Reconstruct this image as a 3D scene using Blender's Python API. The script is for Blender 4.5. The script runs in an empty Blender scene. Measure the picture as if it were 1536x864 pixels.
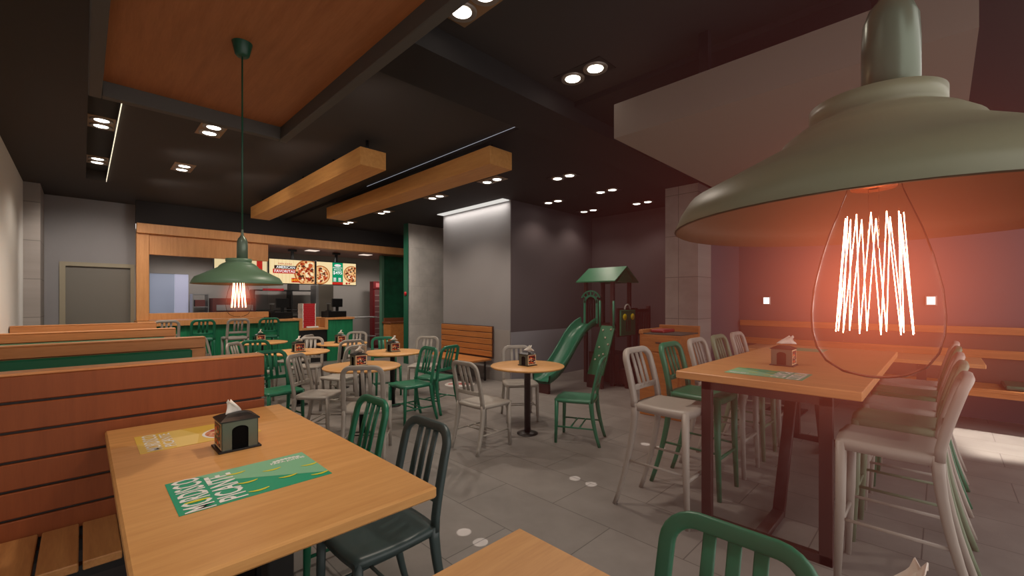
import bpy, math, random
from mathutils import Vector, Matrix
random.seed(7)
S = bpy.context.scene
COL = S.collection
PI = math.pi

def lin(c):
    return tuple((x/12.92 if x <= 0.04045 else ((x+0.055)/1.055)**2.4) for x in c)
def rgb(r, g, b):
    return lin((r/255., g/255., b/255.))

# ---------------------------------------------------------------- materials
MATS = {}
def mat(name, col=(0.5,0.5,0.5), rough=0.5, metal=0.0, emit=None, estr=0.0, noise=0.0, nscale=6.0, bump=0.0, spec=0.5):
    if name in MATS: return MATS[name]
    m = bpy.data.materials.new(name); m.use_nodes = True
    nt = m.node_tree; b = nt.nodes['Principled BSDF']
    b.inputs['Base Color'].default_value = (*col, 1); b.inputs['Roughness'].default_value = rough
    b.inputs['Metallic'].default_value = metal; b.inputs['Specular IOR Level'].default_value = spec
    if emit is not None:
        b.inputs['Emission Color'].default_value = (*emit, 1); b.inputs['Emission Strength'].default_value = estr
    if noise > 0 or bump > 0:
        tc = nt.nodes.new('ShaderNodeTexCoord'); n = nt.nodes.new('ShaderNodeTexNoise')
        n.inputs['Scale'].default_value = nscale; n.inputs['Detail'].default_value = 4
        nt.links.new(tc.outputs['Object'], n.inputs['Vector'])
        if noise > 0:
            r = nt.nodes.new('ShaderNodeMapRange')
            r.inputs['From Min'].default_value = 0.3; r.inputs['From Max'].default_value = 0.7
            r.inputs['To Min'].default_value = 1-noise; r.inputs['To Max'].default_value = 1+noise
            nt.links.new(n.outputs['Fac'], r.inputs['Value'])
            h = nt.nodes.new('ShaderNodeHueSaturation'); h.inputs['Color'].default_value = (*col, 1)
            nt.links.new(r.outputs['Result'], h.inputs['Value']); nt.links.new(h.outputs['Color'], b.inputs['Base Color'])
        if bump > 0:
            bp = nt.nodes.new('ShaderNodeBump'); bp.inputs['Strength'].default_value = bump; bp.inputs['Distance'].default_value = 0.01
            nt.links.new(n.outputs['Fac'], bp.inputs['Height']); nt.links.new(bp.outputs['Normal'], b.inputs['Normal'])
    MATS[name] = m
    return m

def wood(name, dark, light, axis='X', rough=0.42, scale=1.0, spec=0.35):
    """grain runs along the named object axis"""
    if name in MATS: return MATS[name]
    m = bpy.data.materials.new(name); m.use_nodes = True
    nt = m.node_tree; b = nt.nodes['Principled BSDF']
    tc = nt.nodes.new('ShaderNodeTexCoord'); mp = nt.nodes.new('ShaderNodeMapping')
    sc = {'X': (1.2, 16, 16), 'Y': (16, 1.2, 16), 'Z': (16, 16, 1.2)}[axis]
    mp.inputs['Scale'].default_value = tuple(s*scale for s in sc)
    nt.links.new(tc.outputs['Object'], mp.inputs['Vector'])
    n = nt.nodes.new('ShaderNodeTexNoise'); n.inputs['Scale'].default_value = 1.6; n.inputs['Detail'].default_value = 8
    n.inputs['Roughness'].default_value = 0.62; n.inputs['Distortion'].default_value = 0.25
    nt.links.new(mp.outputs['Vector'], n.inputs['Vector'])
    n2 = nt.nodes.new('ShaderNodeTexNoise'); n2.inputs['Scale'].default_value = 11; n2.inputs['Detail'].default_value = 3
    nt.links.new(mp.outputs['Vector'], n2.inputs['Vector'])
    mx = nt.nodes.new('ShaderNodeMath'); mx.operation = 'MULTIPLY_ADD'; mx.inputs[1].default_value = 0.28
    nt.links.new(n2.outputs['Fac'], mx.inputs[0]); 
    m8 = nt.nodes.new('ShaderNodeMath'); m8.operation = 'MULTIPLY'; m8.inputs[1].default_value = 0.75
    nt.links.new(n.outputs['Fac'], m8.inputs[0]); nt.links.new(m8.outputs[0], mx.inputs[2])
    r = nt.nodes.new('ShaderNodeValToRGB')
    r.color_ramp.elements[0].position = 0.26; r.color_ramp.elements[0].color = (*dark, 1)
    r.color_ramp.elements[1].position = 0.78; r.color_ramp.elements[1].color = (*light, 1)
    nt.links.new(mx.outputs[0], r.inputs['Fac']); nt.links.new(r.outputs['Color'], b.inputs['Base Color'])
    b.inputs['Roughness'].default_value = rough; b.inputs['Specular IOR Level'].default_value = spec
    MATS[name] = m
    return m

def emis(name, col, s):
    if name in MATS: return MATS[name]
    m = bpy.data.materials.new(name); m.use_nodes = True
    nt = m.node_tree; nt.nodes.clear()
    o = nt.nodes.new('ShaderNodeOutputMaterial'); e = nt.nodes.new('ShaderNodeEmission')
    e.inputs['Color'].default_value = (*col, 1); e.inputs['Strength'].default_value = s
    nt.links.new(e.outputs[0], o.inputs['Surface']); MATS[name] = m
    return m

def glass(name, tint=(1,1,1), refl=0.12):
    m = bpy.data.materials.new(name); m.use_nodes = True
    nt = m.node_tree; nt.nodes.clear()
    o = nt.nodes.new('ShaderNodeOutputMaterial'); t = nt.nodes.new('ShaderNodeBsdfTransparent'); g = nt.nodes.new('ShaderNodeBsdfGlossy')
    t.inputs['Color'].default_value = (*tint, 1); g.inputs['Roughness'].default_value = 0.02
    lw = nt.nodes.new('ShaderNodeLayerWeight'); lw.inputs['Blend'].default_value = refl
    mx = nt.nodes.new('ShaderNodeMixShader')
    nt.links.new(lw.outputs['Fresnel'], mx.inputs['Fac']); nt.links.new(t.outputs[0], mx.inputs[1]); nt.links.new(g.outputs[0], mx.inputs[2])
    nt.links.new(mx.outputs[0], o.inputs['Surface']); MATS[name] = m
    return m

HONEY_X = wood('honey_oak_x', rgb(196,138,78), rgb(226,172,108), 'X')
HONEY_Y = wood('honey_oak_y', rgb(184,126,76), rgb(216,160,106), 'Y')
BENCH_X = wood('bench_wood', rgb(184,120,72), rgb(220,154,98), 'X')
BENCH_SHADED = wood('bench_wood_shaded', rgb(126,62,27), rgb(148,78,38), 'Z', rough=0.5)  # bench wood with the shade on the booth face put into its colour
BEAM_Y = wood('beam_wood', rgb(190,128,66), rgb(222,164,96), 'Y', rough=0.5)
CANOPY = wood('canopy_wood', rgb(146,86,48), rgb(182,118,74), 'Y', rough=0.5)
FASCIA = wood('fascia_wood', rgb(186,122,70), rgb(220,160,102), 'Z', rough=0.5)
SLAT_Y = wood('slat_wood_y', rgb(150,88,42), rgb(192,126,66), 'Y', rough=0.5)
GREEN = mat('green_paint', rgb(24,108,78), 0.38)
GREEND = mat('dark_green_paint', rgb(14,74,54), 0.4)
GREY = mat('warm_grey_paint', rgb(160,152,143), 0.42)
SLATE = mat('slate_green_paint', rgb(58,73,73), 0.38)
BLACK = mat('black_metal', rgb(20,18,18), 0.4)
BLACKP = mat('black_plastic', rgb(14,14,15), 0.35)
BROWNM = mat('brown_metal', rgb(58,32,26), 0.45)
CEIL = mat('ceiling_paint', rgb(54,48,46), 0.8)
CEILB = mat('black_ceiling_paint', rgb(31,25,24), 0.85)
TRIM = mat('canopy_trim', rgb(78,74,70), 0.6)
PLASTER = mat('grey_plaster', rgb(138,135,136), 0.85, noise=0.03, nscale=2)
PLASTERD = mat('dark_plaster', rgb(80,70,73), 0.85, noise=0.03, nscale=2)
WALLR = mat('mauve_plaster', rgb(88,78,86), 0.85, noise=0.03, nscale=2)
WHITE = mat('white_paint', rgb(226,224,220), 0.8)
STEEL = mat('brushed_steel', rgb(150,148,146), 0.35, metal=0.8)
NAPKIN = mat('napkin_paper', rgb(232,226,218), 0.9)
RED = mat('red_card', rgb(176,20,30), 0.5)
SHADEG = mat('sage_enamel_bloom_tint', rgb(136,142,118), 0.4)  # near lamp's enamel, colour warmed to imitate bloom over the shade
SHADEIN = mat('sage_enamel_darkened_inside', rgb(64,54,34), 0.6)  # same enamel, darkened in colour so the inside looks less lit
GREYC = mat('lamp_cap_grey', rgb(104,120,104), 0.28, metal=0.3)

def tiles(name, c1, c2, cm, bw, bh, swap='YX', mort=0.004, off=0.5, rough=0.45, shift=(0,0,0), bias=0.0):
    m = bpy.data.materials.new(name); m.use_nodes = True
    nt = m.node_tree; b = nt.nodes['Principled BSDF']
    tc = nt.nodes.new('ShaderNodeTexCoord'); sx = nt.nodes.new('ShaderNodeSeparateXYZ'); cx = nt.nodes.new('ShaderNodeCombineXYZ')
    nt.links.new(tc.outputs['Object'], sx.inputs[0])
    nt.links.new(sx.outputs[swap[0]], cx.inputs['X']); nt.links.new(sx.outputs[swap[1]], cx.inputs['Y'])
    mp = nt.nodes.new('ShaderNodeMapping'); mp.inputs['Location'].default_value = shift
    nt.links.new(cx.outputs[0], mp.inputs['Vector'])
    br = nt.nodes.new('ShaderNodeTexBrick'); br.offset = off
    br.inputs['Scale'].default_value = 1; br.inputs['Brick Width'].default_value = bw; br.inputs['Row Height'].default_value = bh
    br.inputs['Mortar Size'].default_value = mort; br.inputs['Mortar Smooth'].default_value = 0.1; br.inputs['Bias'].default_value = bias
    br.inputs['Color1'].default_value = (*c1,1); br.inputs['Color2'].default_value = (*c2,1); br.inputs['Mortar'].default_value = (*cm,1)
    nt.links.new(mp.outputs[0], br.inputs['Vector'])
    n = nt.nodes.new('ShaderNodeTexNoise'); n.inputs['Scale'].default_value = 2.2; n.inputs['Detail'].default_value = 6; n.inputs['Roughness'].default_value = 0.65
    nt.links.new(mp.outputs[0], n.inputs['Vector'])
    r = nt.nodes.new('ShaderNodeMapRange'); r.inputs['From Min'].default_value = 0.3; r.inputs['From Max'].default_value = 0.7
    r.inputs['To Min'].default_value = 0.82; r.inputs['To Max'].default_value = 1.16
    nt.links.new(n.outputs['Fac'], r.inputs['Value'])
    h = nt.nodes.new('ShaderNodeHueSaturation'); nt.links.new(br.outputs['Color'], h.inputs['Color']); nt.links.new(r.outputs[0], h.inputs['Value'])
    nt.links.new(h.outputs[0], b.inputs['Base Color']); b.inputs['Roughness'].default_value = rough
    b.inputs['Specular IOR Level'].default_value = 0.4
    return m
FLOORM = tiles('floor_tiles', rgb(134,127,122), rgb(126,119,114), rgb(92,86,82), 0.95, 0.475, 'YX', 0.0035, 0.5, 0.42, (-0.08,-0.02,0))
TILEW = tiles('wall_tiles', rgb(184,178,172), rgb(182,176,170), rgb(168,161,155), 0.45, 0.9, 'XZ', 0.004, 0.5, 0.6)
TILEC = tiles('column_tiles', rgb(150,142,136), rgb(142,134,129), rgb(104,98,94), 0.9, 0.6, 'YZ', 0.005, 0.0, 0.6)
GREENSLAT = wood('green_boards', rgb(12,96,62), rgb(36,140,92), 'Z', rough=0.5, scale=1.0)

# ---------------------------------------------------------------- mesh builder
class MB:
    def __init__(s): s.v=[]; s.f=[]; s.mi=[]; s.sm=[]; s.mats=[]
    def m(s, material):
        if material not in s.mats: s.mats.append(material)
        return s.mats.index(material)
    def add(s, vs, fs, material, smooth=False, M=None):
        o=len(s.v); i=s.m(material)
        s.v += [tuple(M@Vector(v)) if M is not None else tuple(v) for v in vs]
        for f in fs: s.f.append(tuple(o+k for k in f)); s.mi.append(i); s.sm.append(smooth)
        return s
    def box(s, x0,x1,y0,y1,z0,z1, material, b=0.0, M=None):
        if b<=0:
            vs=[(x,y,z) for x in (x0,x1) for y in (y0,y1) for z in (z0,z1)]
            fs=[(0,1,3,2),(4,6,7,5),(0,4,5,1),(2,3,7,6),(0,2,6,4),(1,5,7,3)]
            return s.add(vs,fs,material,False,M)
        # chamfered box
        X=(x0,x1);Y=(y0,y1);Z=(z0,z1); vs=[]; idx={}
        for i in (0,1):
            for j in (0,1):
                for k in (0,1):
                    sx=1 if i==0 else -1; sy=1 if j==0 else -1; sz=1 if k==0 else -1
                    for a in 'xyz':
                        v=[X[i]+sx*b, Y[j]+sy*b, Z[k]+sz*b]
                        if a=='x': v[0]=X[i]
                        if a=='y': v[1]=Y[j]
                        if a=='z': v[2]=Z[k]
                        idx[(i,j,k,a)]=len(vs); vs.append(v)
        fs=[]
        for i in (0,1):
            q=[idx[(i,0,0,'x')],idx[(i,1,0,'x')],idx[(i,1,1,'x')],idx[(i,0,1,'x')]]; fs.append(q if i else q[::-1])
            q=[idx[(0,i,0,'y')],idx[(0,i,1,'y')],idx[(1,i,1,'y')],idx[(1,i,0,'y')]]; fs.append(q if i else q[::-1])
            q=[idx[(0,0,i,'z')],idx[(1,0,i,'z')],idx[(1,1,i,'z')],idx[(0,1,i,'z')]]; fs.append(q if i else q[::-1])
            for j in (0,1):
                fs.append([idx[(i,j,0,'x')],idx[(i,j,1,'x')],idx[(i,j,1,'y')],idx[(i,j,0,'y')]])
                fs.append([idx[(i,0,j,'x')],idx[(i,1,j,'x')],idx[(i,1,j,'z')],idx[(i,0,j,'z')]])
                fs.append([idx[(0,i,j,'y')],idx[(1,i,j,'y')],idx[(1,i,j,'z')],idx[(0,i,j,'z')]])
                for k in (0,1): fs.append([idx[(i,j,k,'x')],idx[(i,j,k,'y')],idx[(i,j,k,'z')]])
        return s.add(vs,fs,material,False,M)
    def prism(s, poly, z0, z1, material, M=None, smooth=False):
        n=len(poly); vs=[(x,y,z0) for x,y in poly]+[(x,y,z1) for x,y in poly]
        fs=[tuple(range(n))[::-1], tuple(range(n,2*n))]
        s.add(vs,fs,material,False,M)
        return s.add(vs,[(i,(i+1)%n,n+(i+1)%n,n+i) for i in range(n)],material,smooth,M)
    def flat(s, poly, z, material, M=None):
        return s.add([(x,y,z) for x,y in poly],[tuple(range(len(poly)))],material,False,M)
    def lathe(s, prof, material, n=32, M=None, smooth=True, a0=0, a1=2*PI):
        full = abs(a1-a0-2*PI)<1e-6; k=n if full else n+1; vs=[]
        for i in range(k):
            a=a0+(a1-a0)*i/n
            for r,z in prof: vs.append((r*math.cos(a), r*math.sin(a), z))
        p=len(prof); fs=[]
        for i in range(n):
            j=(i+1)%k
            for q in range(p-1):
                f=[i*p+q,j*p+q,j*p+q+1,i*p+q+1]
                fs.append(tuple(f))
        return s.add(vs,fs,material,smooth,M)
    def sweep(s, pts, w, h, material, side=(1,0,0), r=0.35, smooth=True, cap=True, M=None, seg=2):
        """rounded bar of section w (along side) by h swept along pts; w/h may be lists"""
        pts=[Vector(p) for p in pts]; side=Vector(side).normalized(); n=len(pts)
        W=w if isinstance(w,(list,tuple)) else [w]*n; H=h if isinstance(h,(list,tuple)) else [h]*n
        prof=[]
        for cxs,cys,a in ((1,1,0),(-1,1,PI/2),(-1,-1,PI),(1,-1,1.5*PI)):
            for q in range(seg+1):
                t=a+PI/2*q/seg; prof.append((cxs,cys,math.cos(t),math.sin(t)))
        k=len(prof); vs=[]
        for i,p in enumerate(pts):
            t=(pts[min(i+1,n-1)]-pts[max(i-1,0)]).normalized()
            # miter correction skipped (fine segments)
            sd=(side-t*side.dot(t))
            if sd.length<1e-4: sd=t.orthogonal()
            sd.normalize(); up=t.cross(sd).normalized()
            w2=W[i]/2;h2=H[i]/2; rr=min(w2,h2)*2*r if r<=0.5 else min(w2,h2)
            for cxs,cys,c,sn in prof:
                vs.append(p+sd*(cxs*(w2-rr)+rr*c)+up*(cys*(h2-rr)+rr*sn))
        fs=[(i*k+j,i*k+(j+1)%k,(i+1)*k+(j+1)%k,(i+1)*k+j) for i in range(n-1) for j in range(k)]
        s.add(vs,fs,material,smooth,M)
        if cap:
            s.add(vs[:k],[tuple(range(k))[::-1]],material,False,M); s.add(vs[-k:],[tuple(range(k))],material,False,M)
        return s
    def tube(s, p0, p1, r0, material, r1=None, n=12, M=None, cap=True, smooth=True):
        p0=Vector(p0);p1=Vector(p1); r1=r0 if r1 is None else r1
        t=(p1-p0).normalized(); a=t.orthogonal().normalized(); b=t.cross(a); vs=[]
        for p,r in ((p0,r0),(p1,r1)):
            for i in range(n):
                an=2*PI*i/n; vs.append(p+a*(r*math.cos(an))+b*(r*math.sin(an)))
        s.add(vs,[(i,(i+1)%n,n+(i+1)%n,n+i) for i in range(n)],material,smooth,M)
        if cap: s.add(vs,[tuple(range(n))[::-1],tuple(range(n,2*n))],material,False,M)
        return s
    def text(s, txt, size, material, M, align='CENTER', sx=1.0, ext=0.0, bold=.012):
        c=bpy.data.curves.new('lettering','FONT'); c.body=txt; c.size=size; c.align_x=align; c.align_y='CENTER'; c.resolution_u=2
        c.extrude=ext; c.offset=size*bold
        o=bpy.data.objects.new('lettering',c); COL.objects.link(o)
        me=bpy.data.meshes.new_from_object(o.evaluated_get(bpy.context.evaluated_depsgraph_get()))
        vs=[(v.co.x*sx,v.co.y,v.co.z) for v in me.vertices]; fs=[tuple(p.vertices) for p in me.polygons]
        if fs: s.add(vs,fs,material,False,M)
        bpy.data.objects.remove(o); bpy.data.curves.remove(c); bpy.data.meshes.remove(me)
        return s
    def build(s, name, parent=None, loc=None, rot=None, fix=True):
        me=bpy.data.meshes.new(name); me.from_pydata(s.v,[],s.f)
        for m_ in s.mats: me.materials.append(m_)
        me.polygons.foreach_set('material_index', s.mi); me.polygons.foreach_set('use_smooth', s.sm)
        if fix:
            import bmesh
            bm=bmesh.new(); bm.from_mesh(me); bmesh.ops.remove_doubles(bm, verts=bm.verts, dist=1e-6)
            bmesh.ops.recalc_face_normals(bm, faces=bm.faces); bm.to_mesh(me); bm.free()
        me.update()
        o=bpy.data.objects.new(name, me); COL.objects.link(o)
        if parent: o.parent=parent
        if loc: o.location=loc
        if rot: o.rotation_euler=(0,0,rot)
        return o

def tag(o, label=None, cat=None, group=None, kind=None):
    if label: o['label']=label
    if cat: o['category']=cat
    if group: o['group']=group
    if kind: o['kind']=kind
    return o
def empty(name, label, cat, loc=(0,0,0), rz=0, group=None):
    o=bpy.data.objects.new(name,None); COL.objects.link(o); o.location=loc; o.rotation_euler=(0,0,rz); o.empty_display_size=0.1
    return tag(o,label,cat,group)
def dup(root, loc, rz, label, group=None):
    r=root.copy(); COL.objects.link(r); r.location=loc; r.rotation_euler=(0,0,rz); r['label']=label
    if group: r['group']=group
    for ch in [o for o in root.children]:
        c=ch.copy(); COL.objects.link(c); c.parent=r
        for g in [o for o in ch.children]:
            d=g.copy(); COL.objects.link(d); d.parent=c
    return r
def struct(o): o['kind']='structure'; return o
def circ(cx,cy,r,n=24,sy=1.0): return [(cx+r*math.cos(2*PI*i/n),cy+r*sy*math.sin(2*PI*i/n)) for i in range(n)]
def T(x=0,y=0,z=0): return Matrix.Translation((x,y,z))
def RX(a): return Matrix.Rotation(a,4,'X')
def RZ(a): return Matrix.Rotation(a,4,'Z')

# ================================================================= camera
H = 1.46
cd = bpy.data.cameras.new('camera'); cam = bpy.data.objects.new('camera', cd); COL.objects.link(cam)
cam.location=(0,0,H); cam.rotation_euler=(PI/2,0,-PI/4)
cd.sensor_width=36; cd.lens=644/1536*36; cd.shift_y=19/1536; cd.clip_start=0.02
S.camera=cam

# ================================================================= room shell
XL=-0.65; XR=7.85; ZC=3.30; ZR=3.25; YB=10.95; YK=13.0
struct(MB().box(XL-0.2,8.4,-3.0,YK+0.4,-0.12,0,FLOORM).build('floor'))
WL = MB(); WL.box(XL-0.15,XL,-1.0,YB+.3,0,3.6,WHITE); struct(WL.build('wall_left'))
c = MB(); c.box(XL,-0.47,10.0,YB,0,ZC,TILEC); struct(c.build('trim_column_left'))
# back wall with the grey service door
b = MB(); b.box(XL,-0.225,YB,YB+.12,0,ZC,PLASTER); b.box(-0.225,0.72,YB,YB+.12,2.13,ZC,PLASTER); struct(b.build('wall_back'))
d = MB(); d.box(-0.22,0.70,YB-.0+.03,YB+.08,0,2.10,mat('door_paint', rgb(112,107,98), .6), b=.004); d1=struct(d.build('door_1'))
f = MB(); FR=mat('door_frame_paint', rgb(150,140,118), .6)
f.box(-0.29,-0.215,YB-.03,YB+.02,0,2.15,FR); f.box(0.645,0.70,YB-.03,YB+.02,0,2.15,FR); f.box(-0.215,0.645,YB-.03,YB+.02,2.08,2.15,FR); f.build('door_frame',d1)
# ceilings -------------------------------------------------------------
c = MB()
c.box(XL,0.034,-1.5,YB,ZC,ZC+.35,CEIL)
c.box(0.034,0.26,-1.5,YB,ZC+.14,ZC+.35,CEILB)
c.box(0.034,0.26,9.1,YB,ZC,ZC+.14,CEIL)
c.box(0.26,3.22,-1.5,YB,ZC,ZC+.35,CEIL)
c.box(3.22,XR,-1.5,YB,ZR,ZC+.35,CEILB)
struct(c.build('ceiling'))
struct(MB().box(0.2,XR,2.40,2.88,3.12,ZR,CEILB).box(0.2,3.22,2.40,2.88,ZR,ZC,CEILB).build('ceiling_beam'))
# cove LED lines
tag(MB().box(3.214,3.218,2.95,6.5,3.2855,3.290,emis('cove_line',(0.85,0.88,1.0),0.35)).build('led_strip'),'thin cool white light line along the black ceiling step behind the wooden beams','light strip')
tag(MB().box(0.256,0.2595,3.3,9.08,3.285,3.32,emis('cove_line_warm',(1.0,0.86,0.62),1.3)).build('led_strip'),'warm light line on the edge of the narrow ceiling slot','light strip')
# bulkhead over the kitchen front
struct(MB().box(0.69,XR,10.42,10.56,2.89,ZC,CEILB).build('wall_bulkhead'))
# lit box wall
w = MB(); w.box(5.36,XR+.1,5.40,7.40,0,ZR,PLASTER); struct(w.build('wall_center'))
struct(MB().box(5.35,5.36,5.40,7.40,0,0.93,mat('wainscot_light',rgb(146,140,136),.8)).build('trim_1'))
struct(MB().box(5.362,XR,5.385,5.399,0.90,ZR,PLASTERD).build('wall_play_side'))
struct(MB().box(5.362,7.80,5.380,5.399,0.0,0.90,mat('wainscot_paint',rgb(132,128,134),.8)).build('trim_2'))
struct(MB().box(XR,XR+.12,2.42,5.4,0,ZR,PLASTERD).build('wall_play_back'))
w = MB(); w.box(5.32,XR+.1,8.72,8.86,0,ZR,TILEW); struct(w.build('wall_tiled'))
struct(MB().box(5.30,5.318,8.70,8.88,0,ZR,mat('teal_edge_paint',rgb(10,84,62),.5)).build('trim_3'))
struct(MB().box(XR,XR+.12,7.4,8.72,0,ZR,PLASTERD).build('wall_recess_back'))
# column and right bay
struct(MB().box(6.12,6.60,2.42,2.90,0,3.12,TILEC).build('wall_column'))
struct(MB().box(6.60,XR,2.42,2.52,0,ZR,WALLR).build('wall_divider'))
struct(MB().box(XR,XR+.12,-2.6,2.42,0,ZR,WALLR).build('wall_right'))
# kitchen shell
k = MB(); KW=mat('kitchen_wall', rgb(150,142,136), .8)
k.box(0.5,1.10,YK,YK+.1,0,3.0,KW); k.box(1.10,1.83,YK,YK+.1,2.10,3.0,KW); k.box(1.83,XR,YK,YK+.1,0,3.0,KW); struct(k.build('wall_kitchen_back'))
struct(MB().box(0.42,0.5,YB+.12,YK,0,3.0,KW).build('wall_kitchen_left'))
struct(MB().box(XR,XR+.1,8.86,YK+.1,0,3.0,KW).build('wall_kitchen_right'))
struct(MB().box(0.42,XR,12.2,YK,2.95,3.0,KW).build('ceiling_kitchen'))
BL=mat('bluish_door_glow',rgb(150,158,180),.5,emit=(0.5,0.56,0.75),estr=0.12)  # glow put into the door panel, standing in for the lit room behind
BL2=mat('pale_door_glow',rgb(176,176,200),.5,emit=(0.6,0.6,0.8),estr=0.25)  # stronger painted glow for the pane beside it
d2=struct(MB().box(1.10,1.56,YK+.02,YK+.06,0,2.10,BL,b=.004).build('door_2'))
MB().box(1.565,1.83,YK+.02,YK+.06,0,2.10,BL2,b=.004).build('side_pane',d2)
MB().box(1.50,1.52,YK-.03,YK+.02,0.95,1.10,STEEL).build('handle',d2)

# ================================================================= kitchen front
kf = empty('kitchen_facade','orange wood kitchen front with header fascia, corner post and framed serving window','counter front',(0.70,10.40,0))
MB().box(0.0,6.2,0,0.17,2.71,2.89,FASCIA,b=.004).build('fascia',kf)
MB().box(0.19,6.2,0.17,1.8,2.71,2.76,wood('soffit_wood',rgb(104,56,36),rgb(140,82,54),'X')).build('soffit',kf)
MB().box(0.0,0.18,0.09,0.24,1.085,2.71,FASCIA,b=.004).build('post',kf)
MB().box(0.18,2.20,0.12,0.22,2.33,2.71,FASCIA,b=.004).build('header',kf)
MB().box(0.18,2.20,0.08,0.24,1.10,1.22,FASCIA,b=.004).build('sill',kf)
MB().box(0.18,2.20,0.16,0.17,1.22,2.33,glass('window_glass',(0.93,0.94,0.95),0.12)).build('window_glass',kf)
for x in (3.35,4.75):
    MB().box(x-.13,x+.13,0.55,0.85,2.703,2.712,emis('soffit_light',(1.0,.8,.66),0.9)).build('soffit_light',kf)
ct = empty('service_counter','green boarded counter with wooden top and a lowered niche','counter',(0.70,10.30,0))
MB().box(0,2.34,0,0.75,0.98,1.08,FASCIA,b=.004).build('bar_top',ct)
MB().box(0.02,2.30,0.10,0.70,0,0.98,GREENSLAT).build('front_panel',ct)
MB().box(2.34,2.89,0.12,0.75,1.0,1.05,FASCIA,b=.004).box(2.82,2.89,0.12,0.7,.77,1.0,FASCIA).build('counter_top',ct)
MB().box(3.40,4.13,0.12,0.75,1.0,1.05,FASCIA,b=.004).box(3.40,3.47,0.12,0.7,.77,1.0,FASCIA).build('counter_top',ct)
MB().box(2.89,3.40,0.12,0.75,0.77,0.82,FASCIA,b=.004).build('niche_shelf',ct)
MB().box(2.32,2.82,0.16,0.70,0,1.0,GREENSLAT).build('front_panel',ct)
MB().box(3.47,4.10,0.16,0.70,0,1.0,GREENSLAT).build('front_panel',ct)
MB().box(2.82,3.47,0.2,0.70,0,0.77,BLACK).build('dark_panel',ct)
MB().box(2.02,2.34,0.2,0.72,1.0,1.03,FASCIA).build('end_block',ct)

# menu screens
def pizza(mb, cx, cy, r, z, M, seed, clipx=None, clipy=(-.285,.285)):
    rn=random.Random(seed)
    def clip(poly):
        out=[]
        for x,y in poly:
            if clipx: x=max(clipx[0],min(clipx[1],x))
            y=max(clipy[0],min(clipy[1],y)); out.append((x,y))
        return out
    mb.flat(clip(circ(cx,cy,r,40)),z,emis('crust',rgb(178,96,42),1.0),M)
    mb.flat(clip(circ(cx,cy,r*.90,40)),z+.0008,emis('cheese',rgb(232,180,120),1.0),M)
    cols=[emis('pepperoni',rgb(150,44,24),1.0),emis('sauce',rgb(190,88,48),1.0),emis('mozz',rgb(245,222,180),1.0),emis('olive',rgb(84,52,36),1.0)]
    for i in range(90):
        a=rn.random()*2*PI; q=r*.82*math.sqrt(rn.random()); x=cx+q*math.cos(a); y=cy+q*math.sin(a); e=r*rn.uniform(.06,.15)
        if clipx and not (clipx[0]+e<x<clipx[1]-e): continue
        if not (clipy[0]+e<y<clipy[1]-e): continue
        mb.flat([(x+e*rn.uniform(.7,1.1)*math.cos(t),y+e*rn.uniform(.7,1.1)*math.sin(t)) for t in [j*PI/4 for j in range(8)]],z+.0012+i*.00001,cols[i%4],M)
def screen(name,label,x):
    e=empty(name,label,'menu screen',(x,11.2,0))
    MB().box(-.53,.53,-.02,.03,1.86,2.47,BLACKP,b=.004).build('housing',e)
    MB().box(-.03,.03,-.01,.03,2.47,2.70,BLACK).box(-.09,.09,-.03,.05,2.66,2.71,BLACK).build('ceiling_bracket',e)
    return e
CREAM=emis('menu_cream',rgb(244,218,166),1.0); MRED=emis('menu_red',rgb(190,44,34),1.0); MWH=emis('menu_white',(.95,.95,.92),1.0); MBK=emis('menu_black',rgb(60,36,30),1.0); MGR=emis('menu_green',rgb(20,140,96),1.0); MYL=emis('menu_yellow',rgb(250,170,40),1.0); MOR=emis('menu_orange',rgb(240,160,70),1.0)
F=T(0,-.022,2.165)@RX(PI/2)
s1=screen('menu_screen','lit menu screen reading AMERICAN beside one big pizza, hanging under the soffit',3.62)
m=MB(); m.flat([(-.515,-.285),(.515,-.285),(.515,.285),(-.515,.285)],0,CREAM,F)
for i in range(7): m.flat([(-.5+i*.085,-.285),(-.485+i*.085,-.285),(-.485+i*.085,.285),(-.5+i*.085,.285)],.0004,emis('menu_plank',rgb(236,206,150),1.0),F)
pizza(m,.36,-.01,.33,.001,F,3,(-.2,.515))
m.text('PAPA JOHNS',.055,MRED,F@T(-.17,.18,.002))
m.flat([(-.41,.06),(.10,.06),(.10,.14),(-.41,.14)],.0015,MBK,F); m.text('AMERICAN',.085,MWH,F@T(-.155,.098,.003))
m.flat([(-.44,-.05),(.08,-.05),(.08,.055),(-.44,.055)],.0015,MRED,F); m.text('FAVORITAS',.09,MWH,F@T(-.18,.0,.003))
m.flat([(-.03,-.26),(.17,-.26),(.14,-.15),(-.03,-.15)],.0015,MRED,F); m.text('$495',.09,MYL,F@T(.05,-.205,.003))
m.build('display',s1,fix=False)
s2=screen('menu_screen','lit menu screen with green $495 price panel between two pizzas',4.70)
m=MB(); m.flat([(-.515,-.285),(.515,-.285),(.515,.285),(-.515,.285)],0,CREAM,F)
pizza(m,-.42,-.05,.24,.001,F,5,(-.515,.0)); pizza(m,.40,.0,.22,.001,F,9,(.18,.515))
m.flat([(-.12,-.22),(.16,-.22),(.16,.285),(-.12,.285)],.003,MGR,F); m.flat([(-.12,-.285),(.16,-.285),(.16,-.22),(-.12,-.22)],.003,MRED,F)
m.flat(circ(.02,.215,.09,20,.35),.0035,MWH,F); m.text('PAPA JOHNS',.030,MRED,F@T(.02,.215,.005))
m.text('FAVORITA',.052,MWH,F@T(.02,.15,.005)); m.text('MEDIANA',.045,MWH,F@T(.02,.10,.005)); m.text('$495',.12,MWH,F@T(.02,.02,.005))
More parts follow.
